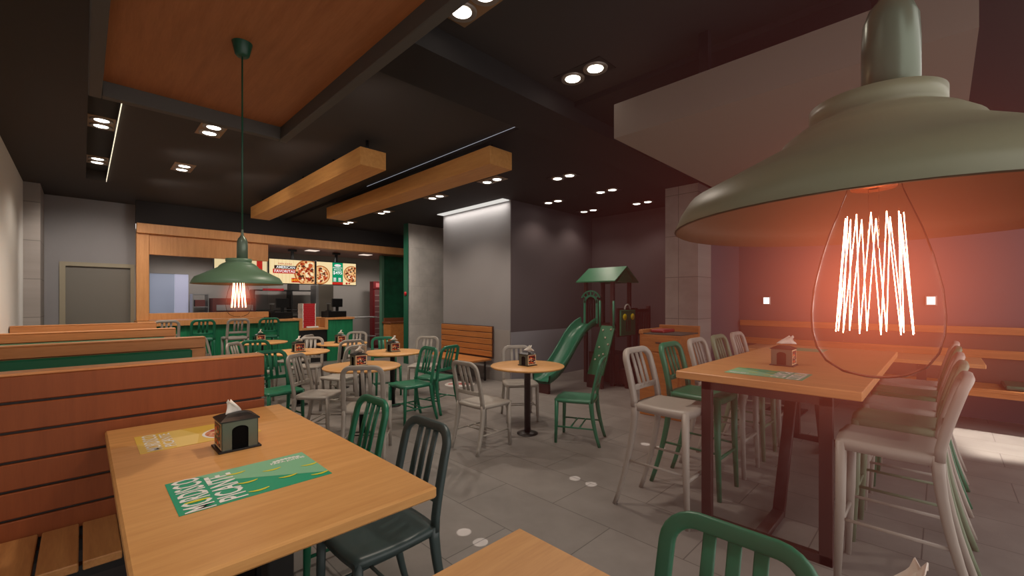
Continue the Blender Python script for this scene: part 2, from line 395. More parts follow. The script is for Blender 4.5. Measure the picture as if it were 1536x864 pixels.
for xx in (-.09,.04):
    for j in range(3): m.flat([(xx,-.2+j*.035),(xx+.07,-.2+j*.035),(xx+.07,-.18+j*.035),(xx,-.18+j*.035)],.005,MWH,F)
m.flat(circ(.26,-.25,.03,12),.004,MRED,F); m.flat(circ(.33,-.25,.025,12),.004,MRED,F)
m.build('display',s2,fix=False)
s3=screen('menu_screen','menu screen partly hidden behind the wooden header and green lamp',2.54)
m=MB(); m.flat([(-.515,-.285),(.515,-.285),(.515,.285),(-.515,.285)],0,CREAM,F); m.flat([(.30,-.285),(.42,-.285),(.42,.285),(.30,.285)],.001,MRED,F); pizza(m,-.1,0,.24,.001,F,11,(-.5,.25)); m.build('display',s3,fix=False)

# kitchen equipment
def equip(name,label,cat,boxes,loc,partname='cabinet'):
    e=empty(name,label,cat,loc)
    for pn,bs in boxes.items():
        for (bx,mt_) in bs: MB().box(*bx,mt_,b=.004).build(pn,e)
    return e
OVR=mat('oven_dark_red',rgb(92,34,28),.5); GREYD=mat('dark_steel',rgb(70,66,62),.4,metal=.5)
equip('pizza_oven','dark red deck oven behind the serving window','oven',{'body':[((-.45,.45,-.3,.3,0.75,1.52),OVR)],'door':[((-.38,.38,-.325,-.3,1.22,1.36),STEEL)],'leg':[((-.42,-.36,-.27,-.21,0,.75),BLACK),((.36,.42,-.27,-.21,0,.75),BLACK),((-.42,-.36,.21,.27,0,.75),BLACK),((.36,.42,.21,.27,0,.75),BLACK)]},(2.62,12.45,0))
equip('wire_rack','slim steel rack with jars standing beside the dark red oven','rack',{'frame':[((-.16,-.14,-.2,.2,0,1.62),STEEL),((.14,.16,-.2,.2,0,1.62),STEEL)],'shelf':[((-.14,.14,-.2,.2,z,z+.02),STEEL) for z in (.5,.95,1.30,1.60)],'crate':[((-.1,.1,-.12,.12,1.32,1.48),OVR)]},(1.98,12.6,0))
equip('exhaust_hood','tall grey extractor cabinet under the green menu screen','hood',{'body':[((-.2,.2,-.2,.2,0,1.88),mat('hood_brown_steel',rgb(84,76,66),.45))],'side_panel':[((-.27,-.2,-.2,.2,0,1.88),STEEL)]},(4.75,12.2,0))
equip('storage_rack','black metal rack with a red sign rail behind the registers','rack',{'frame':[((-.8,-.77,-.2,.2,0,1.75),BLACK),((.77,.8,-.2,.2,0,1.75),BLACK),((.1,.13,-.2,.2,0,1.75),BLACK),((-.77,.77,-.2,.2,1.72,1.75),BLACK),((-.77,.77,-.2,.2,1.2,1.22),BLACK)],'sign_rail':[((-.6,-.1,-.23,-.2,1.72,1.78),RED)],'box':[((.1,.32,-.15,.15,1.75,1.92),GREYD)]},(3.9,12.65,0))
for (x,lab) in ((3.16,'black register on its box behind the wooden sill end'),(4.42,'black register on the counter beside the stacked boxes')):
    e=empty('cash_register',lab,'cash register',(x,10.66,1.052),.25)
    MB().box(-.27,.25,-.14,.14,0,.15,BLACKP,b=.006).build('drawer_box',e)
    MB().box(.05,.11,-.02,.02,.15,.26,BLACKP).build('stand',e)
    MB().box(-.08,.22,-.03,.0,.25,.46,BLACKP,b=.006).build('monitor',e)
    MB().box(-.22,-.12,-.05,.05,.14,.17,BLACKP).box(-.19,-.15,-.02,.02,.17,.32,GREYD).box(-.22,-.12,-.03,.03,.32,.35,STEEL).build('card_reader',e)
for i in range(13):
    e=empty('pizza_box','flat red and white pizza box in the tall stack in the counter niche','pizza box',(3.77+random.uniform(-.005,.005),10.66,.822+i*.044),group='stacked red pizza boxes')
    MB().box(-.15,.15,-.15,.15,0,.042,NAPKIN,b=.002).build('carton',e)
    MB().box(-.13,.13,-.153,-.150,0.0,.043,RED).build('red_front',e)
equip('box_tray','white printed leaflet box lying in the wooden niche','box',{'tray':[((-.13,.13,-.035,.03,0,.035),NAPKIN)]},(3.82,10.465,.822))
equip('side_table','grey metal work table beyond the counter end','table',{'table_top':[((-.45,.45,-.3,.3,.98,1.01),STEEL)],'shelf':[((-.42,.42,-.28,.28,.45,.47),STEEL)],'leg':[((-.44,-.41,-.29,-.26,0,.98),GREYD)]},(5.45,11.6,0))
# red drinks fridge
fr=empty('drinks_fridge','tall dark red display fridge with shelves of bottles beside the green panel','fridge',(6.70,12.3,0))
DR=mat('fridge_red',rgb(112,18,24),.5)
MB().box(-.42,.42,0,.2,0,2.05,DR).build('body',fr)
MB().box(-.42,.42,-.04,0,1.82,2.05,DR).box(-.34,-.04,-.045,-.04,1.87,2.0,mat('pink_sign',rgb(200,110,112),.5)).box(.04,.34,-.045,-.04,1.87,2.0,MATS['pink_sign']).build('header_sign',fr)
for i,x in enumerate((-.21,.21)):
    m=MB(); m.box(x-.20,x-.17,-.04,0,.1,1.8,DR).box(x+.17,x+.20,-.04,0,.1,1.8,DR).box(x-.17,x+.17,-.03,0,.1,1.8,mat('fridge_inside',rgb(110,64,64),.6))
    for j in range(9): m.box(x-.16,x+.16,-.036,-.03,.25+j*.17,.28+j*.17,mat('fridge_shelf',rgb(150,120,116),.5))
    m.build('door',fr)
# green panel with bench beyond the counter
struct(MB().box(5.93,6.9,11.0,11.08,0,2.71,mat('green_mosaic',rgb(16,78,52),.35,noise=.35,nscale=5)).box(5.86,5.93,10.96,11.10,0,2.71,mat('green_post',rgb(70,110,88),.5)).build('wall_green_panel'))
equip('low_cabinet','low orange wooden cabinet in front of the green panel','cabinet',{'body':[((-.33,.33,-.2,.2,0,.84),SLAT_Y)],'table_top':[((-.36,.36,-.22,.22,.84,.88),wood('cab_top',rgb(100,56,34),rgb(130,76,46),'X'))],'back_shelf':[((-.33,.33,.15,.2,.88,.98),wood('cab_top',rgb(0,0,0),rgb(0,0,0)))]},(6.22,10.72,0))
tag(MB().lathe([(0,0),(.05,0),(.05,.015),(0,.015)],RED,20,M=Matrix.Rotation(-PI/2,4,'Y')).build('round_sign',loc=(5.298,8.79,1.62)),'small red round sign on the teal wall edge','sign')

# ================================================================= wood canopy
cp=empty('ceiling_canopy','dark framed canopy with reddish wooden underside above the booth tables','ceiling canopy',(0.495,0.8,2.52))
MB().box(-.425,.425,-2.3,2.27,.08,.11,CANOPY).build('wood_panel',cp)
m=MB(); m.box(-.475,-.425,-2.3,2.32,0,.14,TRIM,b=.004).box(.425,.475,-2.3,2.32,0,.14,TRIM,b=.004).box(-.425,.425,2.27,2.32,0,.14,TRIM,b=.004); m.build('frame',cp)
for x in (-.3,.3):
    for y in (0.2,2.0): MB().tube((x,y,.11),(x,y,.78),.008,BLACK,n=8).build('hanger_rod',cp)

# ================================================================= hanging wooden beams
def beam(label,x0,x1,y0,y1,rods):
    e=empty('hanging_beam',label,'wooden beam',((x0+x1)/2,(y0+y1)/2,2.96)); w=(x1-x0)/2; l=(y1-y0)/2
    MB().box(-w,w,-l,l,0,.20,BEAM_Y,b=.003).build('timber',e)
    for r in rods:
        MB().tube((0,r*l,.2),(0,r*l,ZC-2.96+(.0 if x1<3.22 else -.05)),.016,BLACK,n=10).build('hanger_rod',e)
beam('hanging orange wooden beam nearer the kitchen window side, one of two',2.16,2.47,4.52,8.88,(-.93,-.5,0,.5,.93))
beam('longer hanging orange wooden beam close to the ceiling light line',3.15,3.49,3.49,7.94,(-.93,-.45,0,.5,.93))

# ================================================================= hanging cloud panel
cl=empty('hanging_ceiling_panel','big grey suspended ceiling panel over the tall tables','ceiling panel',(2.85,-.12,2.69))
MB().box(0,3.9,0,1.876,0,.257,mat('cloud_paint',rgb(134,122,112),.75)).build('panel',cl)
for (x,y) in ((.10,1.24),(.10,.35),(3.4,.35),(3.4,1.4)):
    MB().box(x-.03,x+.03,y-.03,y+.03,.257,.56,BLACK).build('hanger_post',cl)

# ================================================================= downlights
DLM=mat('downlight_plate',rgb(150,118,84),.4,metal=.4); DLR=mat('downlight_ring',rgb(150,140,132),.35,metal=.3)
DLP2=mat('downlight_plate_black',rgb(30,26,24),.5)
LENS=emis('downlight_lens',(1.0,.93,.80),9.0)
def twin(x,y,z,plate,label,first=[None,None]):
    k=0 if plate is DLM else 1
    if first[k] is None:
        e=empty('twin_downlight',label,'ceiling light',(x,y,z))
        m=MB(); m.box(-.115,.115,-.225,.225,-.006,0,plate); m.build('plate',e)
        for s in (-.11,.11):
            MB().lathe([(.062,-.006),(.085,-.022),(.095,-.016),(.097,-.004)],DLR,24,M=T(0,s,0)).lathe([(.062,-.006),(.060,-.012)],DLR,24,M=T(0,s,0)).build('ring',e)
            MB().lathe([(0,-.012),(.062,-.012)],LENS,24,M=T(0,s,0)).build('lens',e)
        first[k]=e; o=e
    else: o=dup(first[k],(x,y,z),0,label)
    o['group']='twin ceiling downlights'
    return o
def spot(x,y,z,power,size=2.2,blend=.7,col=(1,.86,.72),r=.05):  # used for the real downlights and for added fill spots
    l=bpy.data.lights.new('downlight_and_fill','SPOT'); l.energy=power; l.spot_size=size; l.spot_blend=blend; l.color=col; l.shadow_soft_size=r
    o=bpy.data.objects.new('downlight_and_fill',l); COL.objects.link(o); o.location=(x,y,z-.05); return o
DLS=[ # x,y,z,plate,label
 (1.70,2.04,ZC,DLM,'large twin downlight beside the canopy edge, nearest of all'),
 (2.86,2.04,ZC,DLP2,'twin downlight between the dark ceiling beam and the grey suspended panel'),
 (4.9,3.85,ZR,DLP2,'twin downlight past the dark beam, in line with the waste cabinet'),
 (6.02,3.85,ZR,DLP2,'twin downlight above the play tower'),
 (7.2,3.85,ZR,DLP2,'twin downlight above the brown play railings, beside the tiled column'),
 (4.30,4.72,ZR,DLM,'twin downlight at the near end of the longer wooden beam'),
 (4.30,6.15,ZR,DLM,'second twin downlight along the longer wooden beam'),
 (4.30,7.95,ZR,DLM,'third twin downlight along the longer wooden beam'),
 (4.30,9.6,ZR,DLM,'twin downlight in front of the kitchen soffit end'),
 (6.0,4.95,ZR,DLP2,'twin downlight close above the dark play wall'),
 (7.1,4.95,ZR,DLP2,'twin downlight in the far corner of the play area'),
 (.98,5.55,ZC,DLM,'bigger of the two twin downlights behind the canopy'),
 (.98,7.40,ZC,DLM,'smaller of the two twin downlights behind the canopy'),
 (.147,6.6,ZC+.14,DLM,'twin downlight inside the narrow ceiling slot, nearer one'),
 (.147,8.4,ZC+.14,DLM,'twin downlight inside the narrow ceiling slot, farther one'),
]
for (x,y,z,p,l) in DLS: twin(x,y,z,p,l)
LP=70
for (x,y,z,p,l) in DLS:
    k={1.70:1.0,2.86:1.0}.get(x,1.0)
    if x==.147: k=.6
    if x in (6.02,7.2,6.0,7.1,4.9): k=.30
    if x==.98: k=1.9
    if x==4.30: k=1.1
    spot(x,y,z,LP*k)
# tight pools under the near row
for x in (1.70,2.86,4.05):
    for dy in (-.08,.08):
        spot(x,2.05+dy,3.2,420,math.radians(1.7),.1,(1,.92,.85),.004)

# cove light on the lit wall
tag(MB().box(5.19,5.35,5.42,7.38,3.235,3.249,emis('cove_lit',(1,.96,.9),.75)).build('cove_light'),'bright cove light strip along the top of the pale lit wall','light strip')
def area(name,loc,rot,sx,sy,power,col,spread=PI):
    l=bpy.data.lights.new(name,'AREA'); l.shape='RECTANGLE'; l.size=sx; l.size_y=sy; l.energy=power; l.color=col; l.spread=spread
    o=bpy.data.objects.new(name,l); COL.objects.link(o); o.location=loc; o.rotation_euler=rot; return o
area('wall_washer',(5.27,6.4,3.225),(0,math.radians(-14),0),.10,1.9,8,(1,.95,.88),math.radians(140))

# ================================================================= booths
def booth(y, label, cushion, face):
    e=empty('booth_bench',label,'booth bench',(XL,y,0)); L=.767-XL
    # backrest boards, near face
    hz=[(.40,.497),(.509,.622),(.634,.748),(.760,.877),(.889,1.007),(1.019,1.13)] if not cushion else [(.42,.62),(.66,.80),(.84,1.045),(1.05,1.13)]
    m=MB()
    for a,b2 in hz: m.box(.01,L,.0,.022,a,b2,face if face else BENCH_X,b=.004)
    m.build('near_boards',e)
    m=MB()
    for a,b2 in hz: m.box(.01,L,.098,.12,a,b2,BENCH_X,b=.004)
    m.build('far_boards',e)
    MB().box(.02,L-.012,.024,.096,.05,1.120,mat('booth_core',rgb(70,62,60),.7)).build('core_panel',e)
    MB().box(.01,L,-.002,.122,1.130,1.142,BENCH_X,b=.003).build('cap_rail',e)
    m=MB(); n=11; w=L/n
    for i in range(n):
        m.box(i*w+.006,(i+1)*w-.006,-.44,-.004,.385,.42,wood('seat_wood_y',rgb(160,104,58),rgb(206,150,92),'Y'),b=.004)
    m.build('near_seat',e)
    m=MB()
    for i in range(n): m.box(i*w+.008,(i+1)*w-.008,.125,.50,.385,.42,MATS['seat_wood_y'],b=.004)
    m.build('far_seat',e)
    for yy in (-.36,-.08,.20,.44): MB().box(.05,L-.05,yy-.02,yy+.02,.33,.383,BLACK).build('seat_rail',e)
    for x in (.10,L-.12):
        for yy in (-.37,.45): MB().box(x-.02,x+.02,yy-.02,yy+.02,0,.33,BLACK).build('leg',e)
    if cushion:
        MB().box(.06,L-.10,-.045,-.002,.70,1.045,mat('cushion_green',rgb(18,104,72),.6),b=.014).build('back_cushion',e)
    return e
booth(2.855,'booth bench with dark reddish slatted back behind the nearest wooden table',False,BENCH_SHADED)
booth(4.59,'booth bench with green back cushion, directly behind the dark slatted booth',True,None)
booth(6.30,'booth bench with thin green cushion edge, third from the nearest table',True,None)
booth(8.15,'farthest booth bench, in front of the grey service door',False,None)

# ================================================================= tables
def slab(mb,x0,x1,y0,y1,z0,z1,m_): mb.box(x0,x1,y0,y1,z0,z1,m_,b=.006)
t1=empty('booth_table','large rectangular honey wood table holding two placemats and a napkin dispenser','table',(.45,2.02,0))
MB().box(-.375,.395,-.82,.815,.795,.835,HONEY_X,b=.007).build('tabletop',t1)
for (x,y) in ((.02,-.42),(.02,.42)):
    MB().box(x-.04,x+.04,y-.04,y+.04,.02,.795,BLACK,b=.004).build('leg',t1)
    MB().box(x-.26,x+.26,y-.2,y+.2,0,.02,BLACK,b=.004).build('foot_plate',t1)
t2=empty('booth_table','bare wooden table corner at the bottom of the view, facing the green chair back','table',(.46,.50,0))
MB().box(-.38,.395,-.30,.325,.795,.835,HONEY_X,b=.007).build('tabletop',t2)
MB().box(-.04,.04,-.04,.04,.02,.795,BLACK).build('leg',t2); MB().box(-.25,.25,-.2,.2,0,.02,BLACK).build('foot_plate',t2)
t3=empty('booth_table','wooden table below the nearest glowing lamp','table',(.74,-.52,0))
MB().box(-.38,.38,-.62,.62,.795,.835,HONEY_X,b=.007).build('tabletop',t3)
MB().box(-.04,.04,-.04,.04,.02,.795,BLACK).build('leg',t3); MB().box(-.25,.25,-.2,.2,0,.02,BLACK).build('foot_plate',t3)
# second booth table between booths 1 and 2 etc. (tops just below the booth backs)
for y,l in ((3.74,'wooden booth table between the dark slatted booth and the green cushioned booth'),(5.47,'wooden booth table between the two green cushioned booths'),(7.25,'wooden booth table in front of the farthest booth')):
    e=empty('booth_table',l,'table',(.0,y,0)); MB().box(-.60,.60,-.28,.28,.715,.75,HONEY_X,b=.006).build('tabletop',e)
    MB().box(-.04,.04,-.04,.04,.0,.715,BLACK).build('leg',e)

def round_table(x,y,r,label,first=[None]):
    if first[0] is None:
        e=empty('round_table',label,'table',(x,y,0),group='round wooden tables on black pedestals')
        MB().lathe([(0,.722),(.36,.722),(.395,.728),(.405,.738),(.405,.745),(.400,.75),(0,.75)],HONEY_X,64).build('tabletop',e)
        MB().lathe([(0,.012),(.035,.03),(.035,.70),(.06,.715),(.06,.722),(0,.722)],BLACK,24).build('pedestal',e)
        MB().lathe([(0,0),(.115,0),(.115,.008),(.04,.022),(0,.022)],BLACK,32).build('base_plate',e)
        first[0]=e; return e
    return dup(first[0],(x,y,0),0,label)
RT=[(3.46,3.22,'round wooden table nearest the play slide'),
    (2.16,4.47,'round wooden table behind the dark grey chair, with a grey chair back in front'),
    (3.05,5.40,'round wooden table beside the slatted wall bench'),
    (2.14,6.37,'round wooden table just past the end of the dark slatted booth'),
    (3.08,7.12,'round wooden table in front of the counter niche'),
    (2.17,8.26,'round wooden table nearest the counter stools')]
for x,y,l in RT: round_table(x,y,.4,l)

# high table ------------------------------------------------------------
ht=empty('high_table','long tall wooden bar table on brown metal frames between the two rows of bar stools','table',(2.88,.29,0))
MB().box(0,2.53,0,1.0,.93,.98,HONEY_Y,b=.005).build('tabletop',ht)
for (x0,s) in ((.03,1),(2.50,-1)):
    m=MB()
    for y in (.16,.80): m.box(x0-.02,x0+.02,y-.032,y+.032,0,.93,BROWNM,b=.003)
    m.box(x0-.02,x0+.02,.13,.83,0,.05,BROWNM); m.box(x0-.02,x0+.02,.13,.83,.88,.93,BROWNM)
    m.build('leg_frame',ht)
    m=MB(); m.sweep([(x0,.49,.025),(x0+s*.42,.49,.025)],.07,.04,BROWNM,(0,1,0),r=.1)
    m.sweep([(x0+s*.42,.49,.005),(x0+s*.86,.49,.93)],.07,.04,BROWNM,(0,1,0),r=.1); m.build('slanted_leg',ht)
# wall side tables
for (y0,y1,l) in ((-.31,.62,'wooden table in front of the sunlit wall bench'),(1.0,1.9,'wooden table in front of the wall bench, behind the far bar stools')):
    e=empty('wall_table',l,'table',(6.2,y0,0)); w=y1-y0
    MB().box(0,.75,0,w,.795,.835,HONEY_Y,b=.006).build('tabletop',e)
    MB().box(.335,.415,w/2-.04,w/2+.04,.02,.795,BLACK).build('leg',e); MB().box(.15,.6,w/2-.2,w/2+.2,0,.02,BLACK).build('foot_plate',e)

# ================================================================= chairs
def make_chair(name,label,cat,M_,zs,zt,ground=None):
    e=empty(name,label,cat)
    # seat with saddle dish and rolled edge
    n=12; W=.20; D=.20; vs=[];fs=[]
    def outline(u,v):  # u,v in -1..1 -> rounded square
        x=u*W; y=v*D
        k=.10; x*=1-k*max(0,v)*0.0+ (0.02*v); return x,y
    for j in range(n+1):
        for i in range(n+1):
            u=-1+2*i/n; v=-1+2*j/n
            # squircle rounding of the corners
            uu=u*math.sqrt(1-.12*v*v); vv=v*math.sqrt(1-.12*u*u)
            x,y=outline(uu/.97,vv/.97)
            dish=-.016*(1-u*u)*(1-v*v)*1.2+ .006*math.cos(u*PI*2)*max(0,v)*(1-abs(u))
            edge=max(abs(u),abs(v)); drop=-.010*max(0,(edge-.82)/.18)**2
            vs.append((x,y,zs+dish+drop))
    for j in range(n):
        for i in range(n): a=j*(n+1)+i; fs.append((a,a+1,a+n+2,a+n+1))
    ring=[i for i in range(n+1)]+[j*(n+1)+n for j in range(1,n+1)]+[n*(n+1)+i for i in range(n-1,-1,-1)]+[j*(n+1) for j in range(n-1,0,-1)]
    o=len(vs)
    for q in ring: x,y,z=vs[q]; vs.append((x*.985,y*.985,zs-(.040 if zs<.6 else .055)))
    r=len(ring)
    for q in range(r): fs.append((ring[q],o+q,o+(q+1)%r,ring[(q+1)%r]))
    fs.append(tuple(range(o,o+r)))
    MB().add(vs,fs,M_,True).build('seat',e)
    spl=.0 if zs<.6 else .07
    zb=zs-.035
    for s in (-1,1):
        MB().sweep([(s*.178,.175,zb+.02),(s*.180,.178,zb*.55),(s*.184,.185+spl*.1,0)],[.040,.036,.028] if zs<.6 else [.048,.042,.030],[.040,.036,.028] if zs<.6 else [.048,.042,.030],M_,(1,0,0),r=.35).build('leg',e)
        pts=[]
        for i in range(9):
            t=i/8; z=(zb+.03)*(1-t); y=-.178-(.085+spl)*t**1.7; pts.append((s*(.178+.012*t),y,z))
        MB().sweep(pts,[.036]*5+[.034,.032,.030,.028],[.048-.018*i/8 for i in range(9)],M_,(1,0,0),r=.35).build('leg',e)
    # back hoop
    hb=zt-zs; pts=[]; w0=.178; lean=.085
    def back(x,z): return (x,-.185-lean*max(0.0,(z-zs)/hb)**1.25,z)
    R_=.075
    for i in range(7): pts.append(back(-w0+.006*i/6, zs-.03+(hb-R_+.03)*i/6))
    for i in range(1,7):
        a=PI-PI/2*i/6; pts.append(back(-w0+.006+R_+R_*math.cos(a), zt-R_+R_*math.sin(a)*.95))
    top=len(pts)
    for p in [(-p[0],p[1],p[2]) for p in pts[::-1]]: pts.append(p)
    # bow the rail backwards a little in the middle
    pts=[(x,y-.012*max(0,1-(x/.17)**2)*(1 if z>zt-.03 else 0),z) for x,y,z in pts]
    m=MB()
    # section follows the hoop: side vector along chair depth axis
    m.sweep(pts,.026 if zs<.6 else .040,.044,M_,(0,1,.25),r=.3); m.build('back_frame',e)
    zr=zs+hb*.26
    MB().sweep([back(-w0+.004,zr),(0,back(0,zr)[1]-.008,zr),back(w0-.004,zr)],.016,.040,M_,(0,1,0),r=.3).build('cross_rail',e)
    m=MB()
    for x in (-.062,0,.062):
        a=back(x,zr); b2=back(x,zt-.012); c2=back(x,(zr+zt)/2)
        m.sweep([a,(c2[0],c2[1]-.004,c2[2]),(b2[0],b2[1]-.008,b2[2])],.034,.012,M_,(1,0,0),r=.3)
    m.build('back_slats',e)
    m=MB(); z1=.17 if zs<.6 else .34
    def ry(z): t=1-z/(zb+.03); return -.178-(.085+spl)*t**1.7
    for s in (-1,1): m.sweep([(s*.183,.182,z1),(s*.186,ry(z1),z1)],.012,.016,M_,(1,0,0),r=.3)
    if zs<.6: m.sweep([(-.184,.03,z1),(.184,.03,z1)],.016,.012,M_,(0,1,0),r=.3); m.sweep([(-.184,-.06,z1),(.184,-.06,z1)],.016,.012,M_,(0,1,0),r=.3)
    if zs>.6: m.sweep([(-.182,.182,.30),(.182,.182,.30)],.018,.022,M_,(0,1,0),r=.3)
    m.build('stretcher',e)
    return e
PROTO={}
def chair(kind,x,y,dx,dy,label):
    """(dx,dy) is the direction the sitter faces"""
    rz=math.atan2(dy,dx)-PI/2
    K={'green':('dining_chair',GREEN,.46,.86),'grey':('dining_chair',GREY,.46,.86),'slate':('dining_chair',SLATE,.46,.86),
       'sgreen':('bar_stool',GREEN,.755,1.10),'sgrey':('bar_stool',GREY,.755,1.10),'sageg':('bar_stool',mat('sage_stool',rgb(112,128,104),.4),.755,1.10)}[kind]
    grp={'dining_chair':'metal dining chairs with slatted backs','bar_stool':'tall metal bar stools with slatted backs'}[K[0]]
    cat={'dining_chair':'chair','bar_stool':'bar stool'}[K[0]]
    if kind not in PROTO:
        e=make_chair(K[0],label,cat,K[1],K[2],K[3]); PROTO[kind]=e; e.location=(x,y,0); e.rotation_euler=(0,0,rz); e['group']=grp; return e
    return dup(PROTO[kind],(x,y,0),rz,label,grp)
CH=[
 ('slate',.93,1.78,-1,0,'dark slate metal chair tucked under the nearest big wooden table'),
 ('green',.975,2.43,-1,.0,'green metal chair tucked under the nearest big table, beyond the dark slate chair'),
 ('green',.915,.375,-1,0,'green metal chair facing the bare wooden table at the bottom edge'),
 ('grey',2.87,3.27,1,.03,'grey metal chair drawn up to the round table nearest the slide, back to the booths'),
 ('green',3.69,2.72,-.42,.9,'green metal chair at the round table nearest the slide'),
 ('grey',3.84,3.70,-.58,-.81,'grey metal chair half hidden behind the round table nearest the slide'),
 ('green',2.84,4.60,-1,.02,'green metal chair at the middle, its seat turned towards the booths'),
 ('green',3.34,4.80,-.25,.97,'green metal chair with its back to us at the table by the slatted bench'),
 ('grey',1.94,3.90,.6,.8,'grey metal chair seen from behind at the round table behind the dark slate chair'),
 ('grey',1.83,4.80,.66,-.75,'grey metal chair beside the booth end, seat turned to the round table'),
 ('green',1.58,5.32,.1,-1,'green metal chair right behind the end of the dark slatted booth'),
 ('grey',2.46,5.70,-.35,.94,'grey metal chair between two round tables, facing the table past the booth'),
 ('grey',1.70,6.85,.75,-.65,'grey metal chair seen over the dark booth back, in front of a green one'),
 ('green',1.86,7.45,.2,1,'green metal chair seen over the dark booth back, behind a grey one'),
 ('grey',1.58,8.35,.8,-.5,'grey metal chair seen over the booth backs, leaning furthest towards the wall'),
 ('grey',2.46,6.96,-.55,-.83,'grey metal chair between the round tables past the booth and at the niche'),
 ('grey',2.88,6.50,.1,1,'grey metal chair with back to us at the round table before the niche'),
 ('grey',3.50,7.62,-.6,-.7,'grey metal chair facing us behind the round table before the niche'),
 ('grey',2.55,7.85,-.6,.7,'grey metal chair at the round table nearest the counter stools'),
 ('green',3.36,6.14,-.3,-.95,'green metal chair behind the round table beside the slatted bench'),
 ('grey',3.80,5.78,-.75,-.65,'grey metal chair near the tiled wall, at the table beside the slatted bench'),
]
for i,(x,c_) in enumerate(((1.04,'sgrey'),(1.57,'sgreen'),(2.13,'sgrey'),(2.67,'sgreen'))):
    CH.append((c_,x,9.86,0,1,['grey bar stool at the green counter, partly behind the farthest booth','green bar stool at the counter, between the two grey counter stools','grey bar stool at the counter, between the two green counter stools','green bar stool at the counter, nearest the pizza boxes'][i]))
nm=['nearest','second','third','fourth','farthest']
for i in range(5):
    x=2.90+.55*i; k=('sgrey','sgreen','sgrey','sageg','sgrey')[i]; cn={'sgrey':'grey','sgreen':'green','sageg':'sage green'}[k]
    CH.append((k,x,1.33,0,-1,f'{nm[i]} {cn} bar stool on the wooden cabinet side of the tall table'))
for i in range(5):
    x=2.945+.55*i; k=('sgrey','sageg','sgrey','sgreen','sgrey')[i]; cn={'sgrey':'grey','sgreen':'green','sageg':'sage green'}[k]
    CH.append((k,x,.19,0,1,f'{nm[i]} {cn} bar stool on the sunlit floor side of the tall table'))
for a in CH: chair(*a)

